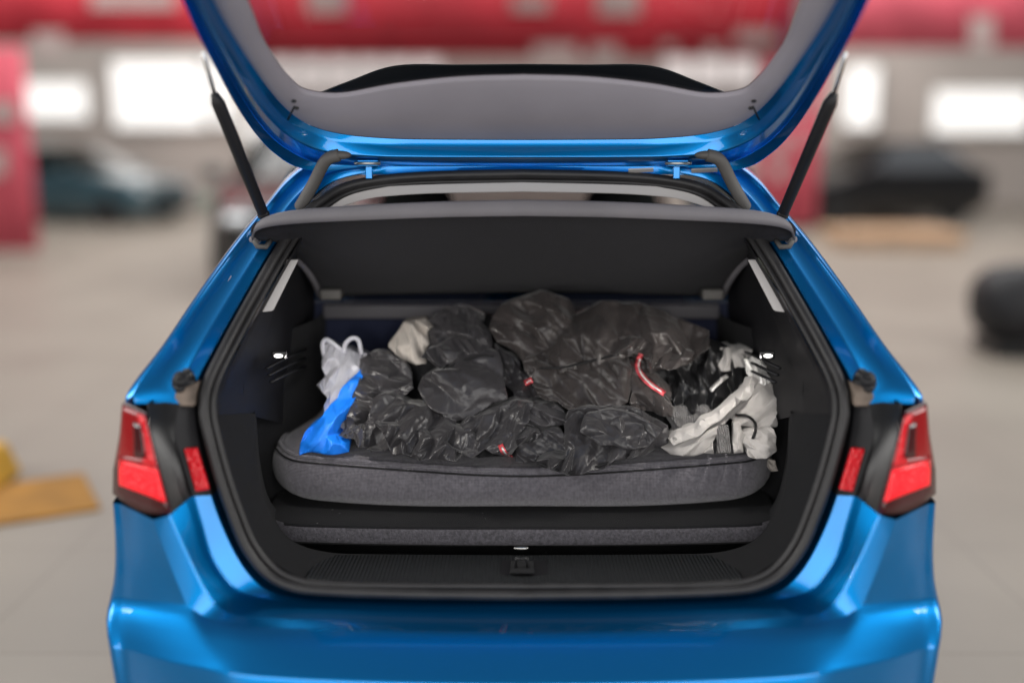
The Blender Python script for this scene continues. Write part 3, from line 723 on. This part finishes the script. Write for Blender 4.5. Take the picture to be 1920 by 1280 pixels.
t4b = [p.lerp(q, .35) - TN * .007 for p, q in zip(trows[4], trows[3])]
grid('tailgate_trim', [t4b, gm, g0, [p - TN * .012 for p in g0]], 'trim', tg, bev=(2,))
half_n = len(g0) // 2
gl_rows = [[p + (q - p) * (k / 12) for p, q in zip([v - TN * .010 for v in g0[:half_n]], [v - TN * .010 for v in reversed(g0[half_n + 1:])])] for k in range(13)]
grid('rear_window', gl_rows, 'glass', tg)
# closing lower frame above the picture
end = [v for v in (trows[0][0], trows[4][0], g0[0])]
ln = [PT(x, -190, 0) for x in np.linspace(262, 1702, 15)]; ln2 = [p + Vector((0, -.30 * math.cos(TG_A), .30 * math.sin(TG_A))) for p in ln]
grid('tailgate_lower_panel', [ln, [p + TN * .03 for p in ln], [p + TN * .03 for p in ln2], ln2, [p - TN * .06 for p in ln2], [p - TN * .06 for p in ln]], 'paint', tg, bev=(1, 2, 3, 4), bw=.01)
# roof spoiler carried on the outer side
sa = [PT(x, y, -.05) for x, y in ((575, 190), (640, 184), (760, 160), (870, 150), (982, 146))]
sb = [P(x, y, Y) for x, y, Y in ((575, 181, .50), (650, 152, .47), (740, 122, .44), (860, 120, .42), (982, 119, .41))]
sc_ = [p + Vector((0, .22, -.02)) for p in sb]
sp0 = [Vector((p.x, .56, 1.45)) for p in sb]
grid('roof_spoiler', [full(cr(sp0)), full(cr(sb)), full(cr(sc_))], 'paint_shade', tg, bev=(1,), bw=.008)
# trim clips on the glass corners
for f in (lambda p: p, mir):
    for x, y in ((551, 190), (556, 203)): ell('trim_clip', f(PT(x, y, .012)), (.006, .006, .004), 'plastic_dk', tg)
    tube('washer_hose', [f(PT(x, y, .012)) for x, y in ((552, 200), (546, 212), (540, 224))], .0025, 'plastic_dk', tg, 6)
    # hinges, gooseneck covers, struts
    h = f(PT(690, 306, .02))
    hg = box('hinge', h, (.05, .02, .016), 'paint', car, .003); box('hinge_leaf', h + Vector((0, .014, -.020)), (.016, .010, .034), 'paint', hg, .002); tube('hinge_pin', [h + Vector((-.03, -.012, 0)), h + Vector((.03, -.012, 0))], .004, 'metal', hg, 8)
    g = [f(P(x, y, Y)) for x, y, Y in ((636, 291, .40), (618, 296, .40), (606, 308, .405), (590, 340, .42), (572, 372, .43), (556, 398, .44))]
    tube('wiring_gaiter', cr(g, 4), .0145, 'grey_strap', tg, 12)
    ell('gaiter_boot', g[0], (.028, .014, .010), 'grey_strap', tg)
    p0, p1 = f(P(494, 402, .37)), f(P(402, 176, .20)); d = p1 - p0
    s = tube('gas_strut', [p0, p0 + d * .02, p0 + d * .85, p0 + d * .93, p1], .011, 'plastic', car, 12, rad=[.010, .0125, .0145, .0145, .008])
    p2 = f(PT(378, 92, 0)); tube('strut_rod', [p1, p1 + (p2 - p1) * .9], .004, 'metal', s, 8); ell('ball_joint', p0, (.014, .014, .014), 'plastic_dk', s)
# rubber strips along the roof edge
for x0, x1 in ((1178, 1225), (1296, 1345)):
    prism('roof_clip', [PT(x0, 322, .012), PT(x1, 320, .012), PT(x1, 314, .012), PT(x0, 316, .012)], TN * .004, 'liner', tg, .001)

# ================================================================== load in the boot
cu = thing('seat_cushion', 'long grey woven bench cushion lying across the boot floor', 'cushion', (0, .5, .614))
def cushion():
    pl = d_plan(-.612, .612, .285, .76, .06, .09, 60)
    c = Vector((0, .55, 0)); rows = []
    for z, ins in ((.614, .07), (.618, .042), (.627, .018), (.645, .003), (.675, .0), (.700, .004), (.716, .012), (.726, .024), (.731, .05), (.731, .12)):
        row = []
        for x, y in pl:
            d = Vector((x, y, 0)) - c; L_ = d.length; q = c + d * ((L_ - ins) / L_)
            u = x / .59
            zz = z + (.012 * abs(u) ** 2 - .014 * math.exp(-(u * 2.2) ** 2) if z > .69 else .012 * abs(u) ** 3) * 1.0
            row.append(Vector((q.x, q.y - .5, zz - .614)))
        rows.append(row)
    top = rows[-1]
    for s in (.6, .3, .02): rows.append([Vector((p.x * s, (p.y - .05) * s + .05, p.z + .004)) for p in top])
    grid('pad', rows, 'cushion', cu, closed=True, sub=1)
    tube('piping', rows[7], .0055, 'cushion', cu, 8, closed=True); tube('seam', rows[6], .0022, 'nylon_d', cu, 6, closed=True)
cushion()

# ---- soft goods: puffed, creased pieces of cloth lying on the front slope of the heap
from mathutils.geometry import delaunay_2d_cdt
def Yh(py): return .345 + (850 - py) / 290.0 * .28          # the slope the load lies on
def rim_edges(T):
    E = np.vstack([T[:, [0, 1]], T[:, [1, 2]], T[:, [2, 0]]]); S_ = np.sort(E, 1)
    u, inv, cnt = np.unique(S_, axis=0, return_inverse=True, return_counts=True); return E[cnt[inv.ravel()] == 1]
def rimloop(T):
    nxt = {int(a): int(b) for a, b in rim_edges(T)}; st = next(iter(nxt)); out = [st]
    while nxt[out[-1]] != st and len(out) <= len(nxt): out.append(nxt[out[-1]])
    return out
def piece(outline, yoff=0., bulge=.05, edge=38., cell=44., amp=.016, seed=1, folds=(), skirt=.07, lean=0., fine=.0040, cr_=(.65, 1.), stretch=2.2, fold_dir=(.3, 2.4), flat=.34):
    """one panel of crumpled cloth: outline in photo pixels; facets between random points meet in creases, the rim is turned under.
    Returns vertices, faces and the creased edges"""
    rng = np.random.RandomState(seed); B = []
    for k in range(len(outline)):
        p, q = np.array(outline[k], float), np.array(outline[(k + 1) % len(outline)], float); L_ = np.linalg.norm(q - p); n = max(1, int(round(L_ / (cell * .7))))
        nn = np.array([p[1] - q[1], q[0] - p[0]]) / (L_ + 1e-9)
        for i in range(n): B.append(p + (q - p) * i / n + nn * (rng.normal(0, 3.6) if i else rng.normal(0, 1.5)))
    B = np.array(B); nb = len(B); x0, y0 = B.min(0); x1, y1 = B.max(0)
    def inside(G):
        ins = np.zeros(len(G), bool)
        for k in range(nb):
            (ax, ay), (bx, by) = B[k], B[(k + 1) % nb]
            c = ((ay > G[:, 1]) != (by > G[:, 1])) & (G[:, 0] < (bx - ax) * (G[:, 1] - ay) / (by - ay + 1e-12) + ax); ins ^= c
        return ins
    th = rng.uniform(*fold_dir); ca, sa = math.cos(th), math.sin(th)
    SM = np.array([[ca / stretch, sa / stretch], [-sa, ca]])                # long axis along th
    sp_ = lambda A: A @ SM.T
    Bs = sp_(B); G = []
    C_ = np.stack([rng.uniform(x0, x1, 1500), rng.uniform(y0, y1, 1500)], 1); C_ = C_[inside(C_)]
    for c in C_:
        cs_ = sp_(c)
        if np.sqrt(((Bs - cs_) ** 2).sum(1)).min() < cell * .30: continue
        if G and np.sqrt(((sp_(np.array(G)) - cs_) ** 2).sum(1)).min() < cell * rng.uniform(.45, .75): continue
        G.append(c)
    A_ = np.vstack([B, np.array(G)]) if G else B
    v, _, f, *_r = delaunay_2d_cdt([Vector(p) for p in sp_(A_)], [(k, (k + 1) % nb) for k in range(nb)], [], 1, 1e-4)
    Q = np.array([(p.x, p.y) for p in v]) @ np.linalg.inv(SM).T; d = np.sqrt(((Q[:, None, :] - B[None]) ** 2).sum(-1)).min(1)
    puff = 1 - (1 - np.clip(d / edge, 0, 1)) ** 1.6
    h = rng.normal(0, 1, len(Q)) * amp * 1.75 * np.where(d < 1, .55, 1.0)
    T = np.array([tuple(q) for q in f])
    E = np.sort(np.vstack([T[:, [0, 1]], T[:, [1, 2]], T[:, [2, 0]]]), 1); u, inv = np.unique(E, axis=0, return_inverse=True); inv = inv.ravel(); n = len(T); N = len(Q)
    Qm = (Q[u[:, 0]] + Q[u[:, 1]]) / 2 + rng.normal(0, .035 * cell, (len(u), 2)); rim_mid = np.isin(np.arange(len(u)), np.where(np.bincount(inv) == 1)[0])
    hm = (h[u[:, 0]] + h[u[:, 1]]) / 2 + rng.normal(0, fine, len(u)); pm = (puff[u[:, 0]] + puff[u[:, 1]]) / 2 + np.where(rim_mid, 0, .06)
    a, b, c = N + inv[:n], N + inv[n:2 * n], N + inv[2 * n:]
    T2 = np.vstack([np.stack([T[:, 0], a, c], 1), np.stack([a, T[:, 1], b], 1), np.stack([c, b, T[:, 2]], 1), np.stack([a, b, c], 1)])
    Q2 = np.vstack([Q, Qm]); H2 = np.concatenate([h, hm]); P2 = np.concatenate([puff, pm])
    for ang, wl, am in folds:
        q_ = math.radians(ang); uu = Q2[:, 0] * math.cos(q_) + Q2[:, 1] * math.sin(q_); vv = -Q2[:, 0] * math.sin(q_) + Q2[:, 1] * math.cos(q_)
        H2 = H2 + np.abs(np.sin(uu / wl * math.pi + .8 * np.sin(vv / wl * .7 + seed))) * am / 830.
    V = [P(x, y, Yh(y) + yoff + lean * (y - y0) / (y1 - y0) - bulge * flat * pf - hh) for (x, y), pf, hh in zip(Q2, P2, H2)]
    F = [tuple(int(i) for i in q) for q in T2]; creases = {}
    for k, (p, q) in enumerate(u):
        w_ = rng.uniform(*cr_) if not rim_mid[k] else 1.
        creases[tuple(sorted((int(p), N + k)))] = w_; creases[tuple(sorted((int(q), N + k)))] = w_
    idx = rimloop(T2); nb = len(idx); n0 = len(V); ctr = sum(V, Vector()) / len(V)
    for k, dy in ((.97, skirt * .5), (.90, skirt)):
        for i_ in idx: p = V[i_]; V.append(Vector((ctr.x + (p.x - ctr.x) * k, p.y + dy, ctr.z + (p.z - ctr.z) * k)))
    for lvl in range(2):
        o1 = n0 + lvl * nb
        for k in range(nb):
            k2 = (k + 1) % nb; F.append(((idx[k] if lvl == 0 else n0 + k), (idx[k2] if lvl == 0 else n0 + k2), o1 + k2, o1 + k))
    return V, F, creases
def goods(name, pieces, m, parent=None):
    V, F, C_ = [], [], {}
    for v, f, c in pieces:
        b = len(V); V += v; F += [tuple(b + i for i in q) for q in f]; C_.update({(b + p, b + q): w_ for (p, q), w_ in c.items()})
    if parent is None:
        o = Vector((sum(p.x for p in V) / len(V), sum(p.y for p in V) / len(V), min(p.z for p in V)))
    else: o = Vector(parent.location)
    ob = mk(name, [p - o for p in V], F, m, parent, sub=2, normals=True)
    at_ = ob.data.attributes.new('crease_edge', 'FLOAT', 'EDGE')
    at_.data.foreach_set('value', [C_.get(tuple(sorted(e.vertices)), 0.) for e in ob.data.edges])
    if parent is None: ob.location = o
    return ob
J = 'black garments heaped on the cushion'
jackets = []
def jk(label, m, *pcs):
    ob = goods('jacket', pcs, m); tag(ob, label, 'jacket', J); jackets.append(ob); return ob
j_base = jk('lowest jacket in the heap coloured deep black as shade between the others', 'nylon_d',
    piece([(668, 850), (680, 760), (700, 700), (760, 650), (820, 600), (900, 590), (950, 600), (1010, 580), (1080, 590), (1200, 600), (1290, 640), (1320, 700), (1290, 780), (1250, 840), (1100, 855), (900, 860)], .045, .03, 60, 37, 0.0115, seed=3, skirt=.1))  # deep black colour puts shade into the gaps of the heap
j_dark = jk('small dark jacket crumpled beside the beige lining', 'nylon',
    piece([(795, 611), (828, 581), (874, 576), (910, 591), (924, 642), (920, 666), (874, 664), (818, 686), (798, 672), (806, 637)], .0, .045, 40, 25, 0.0093, seed=12, folds=((60, 26, 7),)))
j_top = jk('brownish black jacket bundled highest on the heap', 'nylon_b',
    piece([(922, 591), (950, 566), (1016, 545), (1072, 562), (1082, 590), (1112, 583), (1062, 640), (985, 682), (966, 660), (932, 642), (918, 616)], -.01, .06, 46, 29, 0.0108, seed=27, folds=((70, 34, 6),)))
j_right = jk('brownish black jacket spread widest beside the pale grey backpack', 'nylon_b',
    piece([(1074, 593), (1128, 564), (1204, 571), (1270, 599), (1330, 619), (1330, 654), (1290, 684), (1219, 700), (1184, 668), (1138, 684), (1052, 698), (1000, 696), (978, 676), (1040, 640)], -.025, .05, 50, 38, 0.0118, seed=15, folds=((118, 60, 6),)),
    piece([(1120, 640), (1160, 628), (1232, 634), (1306, 660), (1270, 690), (1222, 694), (1186, 664), (1150, 668)], -.055, .03, 24, 26, .009, seed=101, skirt=.04),
    piece([(1184, 655), (1222, 698), (1258, 730), (1260, 782), (1206, 768), (1180, 756), (1172, 680)], -.02, .035, 34, 25, 0.0077, seed=16),
    piece([(978, 674), (1052, 690), (1138, 676), (1178, 662), (1188, 718), (1178, 755), (1128, 768), (1067, 766), (1022, 750), (995, 713)], -.03, .05, 36, 37, 0.008, seed=17, folds=((8, 27, 15),)))
j_mid = jk('smooth black jacket panel bulging below the beige lining', 'nylon',
    piece([(786, 668), (830, 640), (890, 632), (918, 648), (884, 664), (826, 688)], -.03, .03, 20, 24, .009, seed=106, skirt=.04),
    piece([(792, 706), (828, 684), (894, 658), (932, 660), (948, 708), (954, 750), (900, 773), (858, 790), (846, 800), (803, 762), (784, 728)], -.03, .07, 52, 53, 0.0125, seed=8, folds=((150, 90, 6),)))
j_flap = jk('narrow dark sleeve hanging between the bundled jackets', 'nylon',
    piece([(924, 646), (962, 668), (992, 702), (1014, 744), (962, 752), (946, 704)], .01, .03, 24, 24, .009, seed=103, folds=((30, 24, 8),)),
    piece([(950, 762), (1000, 752), (1046, 758), (1074, 792), (1012, 806), (964, 796)], -.02, .035, 24, 26, .010, seed=104, folds=((110, 26, 7),)))
j_left = jk('black jacket beside the blue bag with its edge turned up', 'nylon',
    piece([(674, 672), (712, 655), (762, 680), (776, 728), (750, 746), (714, 742), (698, 768), (684, 808), (642, 818), (658, 764), (670, 718)], -.01, .045, 34, 25, 0.0093, seed=5, folds=((100, 22, 6),)),
    piece([(634, 816), (676, 800), (700, 848), (672, 838)], -.04, .02, 22, 19, 0.0047, seed=6, skirt=.04))
j_low = jk('black jacket lying lowest at the front left of the heap', 'nylon',
    piece([(699, 745), (722, 738), (762, 757), (800, 762), (852, 800), (879, 808), (932, 826), (890, 858), (788, 860), (722, 846), (686, 842), (678, 814)], -.045, .045, 40, 35, 0.0109, seed=9, folds=((62, 40, 8),)),
    piece([(848, 802), (920, 768), (970, 750), (1004, 757), (984, 799), (1016, 812), (960, 850), (890, 838)], -.04, .04, 30, 24, 0.0074, seed=10, folds=((62, 24, 11),)),
    piece([(696, 792), (760, 800), (838, 832), (902, 850), (838, 864), (738, 853)], -.07, .03, 22, 26, .009, seed=105, folds=((100, 30, 6),), skirt=.04),
    piece([(984, 806), (1057, 812), (1066, 862), (964, 866), (968, 832)], -.03, .03, 28, 27, 0.0075, seed=11))
j_front = jk('black jacket whose hem hangs over the front of the cushion', 'nylon',
    piece([(1064, 770), (1100, 762), (1174, 762), (1252, 797), (1254, 832), (1174, 862), (1110, 884), (1067, 892), (1020, 876), (1000, 866), (1062, 858), (1060, 818)], -.055, .045, 44, 38, 0.0099, seed=21, folds=((120, 58, 9),), skirt=.05),
    piece([(1096, 776), (1172, 772), (1246, 806), (1214, 838), (1140, 836), (1086, 810)], -.085, .03, 26, 34, .009, seed=107, skirt=.04))
# pale cloth lining
ob = goods('lining', [piece([(727, 650), (757, 604), (798, 597), (812, 611), (797, 660), (800, 682), (780, 684)], .01, .045, 34, 27, 0.0075, seed=31)], 'beige')
tag(ob, 'pale beige cloth lining showing behind the black jackets', 'cloth')
# backpack
bp_ = thing('backpack', 'pale grey backpack slumped against the boot side wall', 'backpack', (P(1370, 850, .5).x, .5, .742))
bo = Vector(bp_.location)
goods('lining', [piece([(1250, 690), (1336, 638), (1406, 674), (1410, 726), (1356, 768), (1306, 783), (1258, 765)], .01, .03, 30, 19, 0.0094, seed=47, folds=((130, 26, 9),))], 'plastic_dk', bp_)
goods('back_panel', [piece([(1252, 766), (1331, 760), (1340, 790), (1265, 812)], -.01, .03, 22, 25, 0.0062, seed=48)], 'mesh', bp_)
goods('shell', [piece([(1238, 838), (1255, 818), (1336, 782), (1384, 752), (1414, 712), (1462, 724), (1458, 800), (1428, 812), (1367, 782), (1344, 812), (1338, 848), (1280, 856)], -.035, .05, 32, 29, 0.0081, seed=41),
    piece([(1340, 656), (1372, 648), (1412, 655), (1410, 684), (1341, 697)], -.0, .035, 20, 21, 0.0065, seed=42),
    piece([(1392, 812), (1453, 803), (1458, 848), (1436, 862), (1402, 856)], -.05, .04, 24, 25, 0.0062, seed=43)], 'canvas', bp_)
goods('reflective_patch', [piece([(1395, 674), (1412, 665), (1440, 698), (1456, 714), (1433, 722), (1405, 708)], -.05, .025, 14, 16, 0.005, seed=44, skirt=.03)], 'retro_w', bp_)
goods('webbing', [piece([(1344, 798), (1366, 796), (1370, 848), (1346, 850)], -.045, .02, 12, 25, 0.0031, seed=45, skirt=.02)], 'mesh', bp_)
goods('webbing', [piece([(1374, 790), (1392, 786), (1394, 848), (1376, 850)], -.045, .025, 12, 25, 0.0031, seed=46, skirt=.02)], 'canvas', bp_)
goods('strap', [piece([(1252, 822), (1300, 800), (1350, 768), (1392, 730), (1410, 704), (1424, 712), (1400, 750), (1352, 788), (1300, 818), (1262, 836)], -.07, .02, 10, 25, 0.0046, seed=49, skirt=.03)], 'canvas', bp_)
# carrier bag
pb = thing('carrier_bag', 'thin white plastic carrier bag standing in the boot corner', 'bag', P(645, 840, .55))
po = Vector(pb.location)
goods('bag_body', [piece([(604, 676), (606, 637), (640, 652), (693, 668), (690, 690), (670, 720), (655, 770), (640, 830), (612, 830), (610, 760), (608, 735), (594, 722), (608, 706)], .03, .05, 30, 21, 0.0072, seed=61, folds=((10, 26, 8),))], 'white_bag', pb)
for pts in ([(608, 668), (605, 645), (614, 637), (640, 656)], [(644, 662), (648, 644), (660, 634), (672, 638), (678, 664)]):
    tube('handle', cr([P(x, y, .545) - po for x, y in pts], 5), .0055, 'white_bag', pb, 8, flat=.4)
ob = goods('blue_bag', [piece([(681, 686), (668, 738), (655, 779), (630, 809), (655, 825), (655, 847), (562, 854), (574, 809), (605, 779), (640, 730)], -.01, .03, 26, 31, 0.0077, seed=71, folds=((140, 44, 5),))], 'bluebag')
tag(ob, 'bright blue bag wedged between the black jackets and the boot side', 'bag')

# ---- strips, straps and small pieces laid on what is there
bpy.context.view_layer.update()
dg = bpy.context.evaluated_depsgraph_get(); dg.update()
def bvh_of(obs):
    V, F = [], []
    for o in obs:
        e = o.evaluated_get(dg); me = e.to_mesh(); b = len(V); mw = o.matrix_world
        V += [mw @ v.co for v in me.vertices]; F += [tuple(b + i for i in p.vertices) for p in me.polygons]; e.to_mesh_clear()
    return BVHTree.FromPolygons(V, F)
bv_j = bvh_of(jackets); bv_b = bvh_of([o for o in bp_.children])
def hit(bv, px, py, lift=.004, dflt=.45):
    r = ray(px, py).normalized(); h = bv.ray_cast(CAM, r)
    if h[0] is None: return P(px, py, dflt)
    return h[0] - r * lift
def strip(name, bv, pts, wpx, m, parent, n=6, lift=.004):
    c2 = cr([Vector((x, y, 0)) for x, y in pts], n); a, b = [], []
    o = parent.matrix_world.translation
    for i, p in enumerate(c2):
        t = c2[min(i + 1, len(c2) - 1)] - c2[max(i - 1, 0)]; nn = Vector((-t.y, t.x, 0)).normalized() * wpx / 2
        a.append(hit(bv, p.x + nn.x, p.y + nn.y, lift) - o); b.append(hit(bv, p.x - nn.x, p.y - nn.y, lift) - o)
    return grid(name, [a, [(p + q) / 2 - ray(960, 640) * .0005 for p, q in zip(a, b)], b], m, parent, solid=.0012)
def edge_cord(pts, parent, m='nylon_d', r=.0028):
    o = parent.matrix_world.translation
    return tube('hem', cr([hit(bv_j, x, y, .002) - o for x, y in pts], 4), r, m, parent, 6)
strip('reflective_strip', bv_j, [(1202, 664), (1195, 682), (1202, 702), (1222, 722), (1246, 738)], 10, 'retro', j_right)
strip('reflective_strip', bv_j, [(938, 833), (945, 848), (958, 860)], 10, 'retro', j_low)
strip('reflective_strip', bv_j, [(984, 718), (998, 712)], 11, 'retro', j_mid)
strip('strip_glare', bv_j, [(1201, 672), (1197, 684), (1204, 703), (1223, 722), (1240, 734)], 3.2, 'retro_w', j_right, lift=.008)  # white centres paint in the light thrown back by the tape
strip('strip_glare', bv_j, [(941, 838), (946, 848), (954, 856)], 3.6, 'retro_w', j_low, lift=.008)
strip('strip_glare', bv_j, [(987, 717), (995, 713)], 4, 'retro_w', j_mid, lift=.008)
edge_cord([(1012, 690), (1060, 688), (1110, 676), (1160, 664)], j_right)
edge_cord([(806, 704), (850, 684), (895, 668), (925, 668)], j_mid)
edge_cord([(1008, 868), (1066, 886), (1120, 874), (1180, 852)], j_front)
strip('reflective_tag', bv_b, [(1332, 732), (1348, 716), (1364, 704)], 8, 'retro_w', bp_)
strip('reflective_tag', bv_b, [(1455, 733), (1470, 731)], 7, 'retro', bp_)
cd = [hit(bv_b, x, y, .006) - bo for x, y in ((1380, 778), (1402, 780), (1417, 796), (1412, 820), (1395, 842))]
tube('draw_cord', cr(cd, 5), .0035, 'plastic_dk', bp_, 8)
ob = goods('tissue', [piece([(1440, 862), (1452, 864), (1458, 880), (1446, 884), (1438, 874)], .05, .015, 10, 14, 0.0035, seed=81, skirt=.015)], 'beige')
tag(ob, 'small white cloth scrap beside the cushion end and the boot wall', 'cloth')
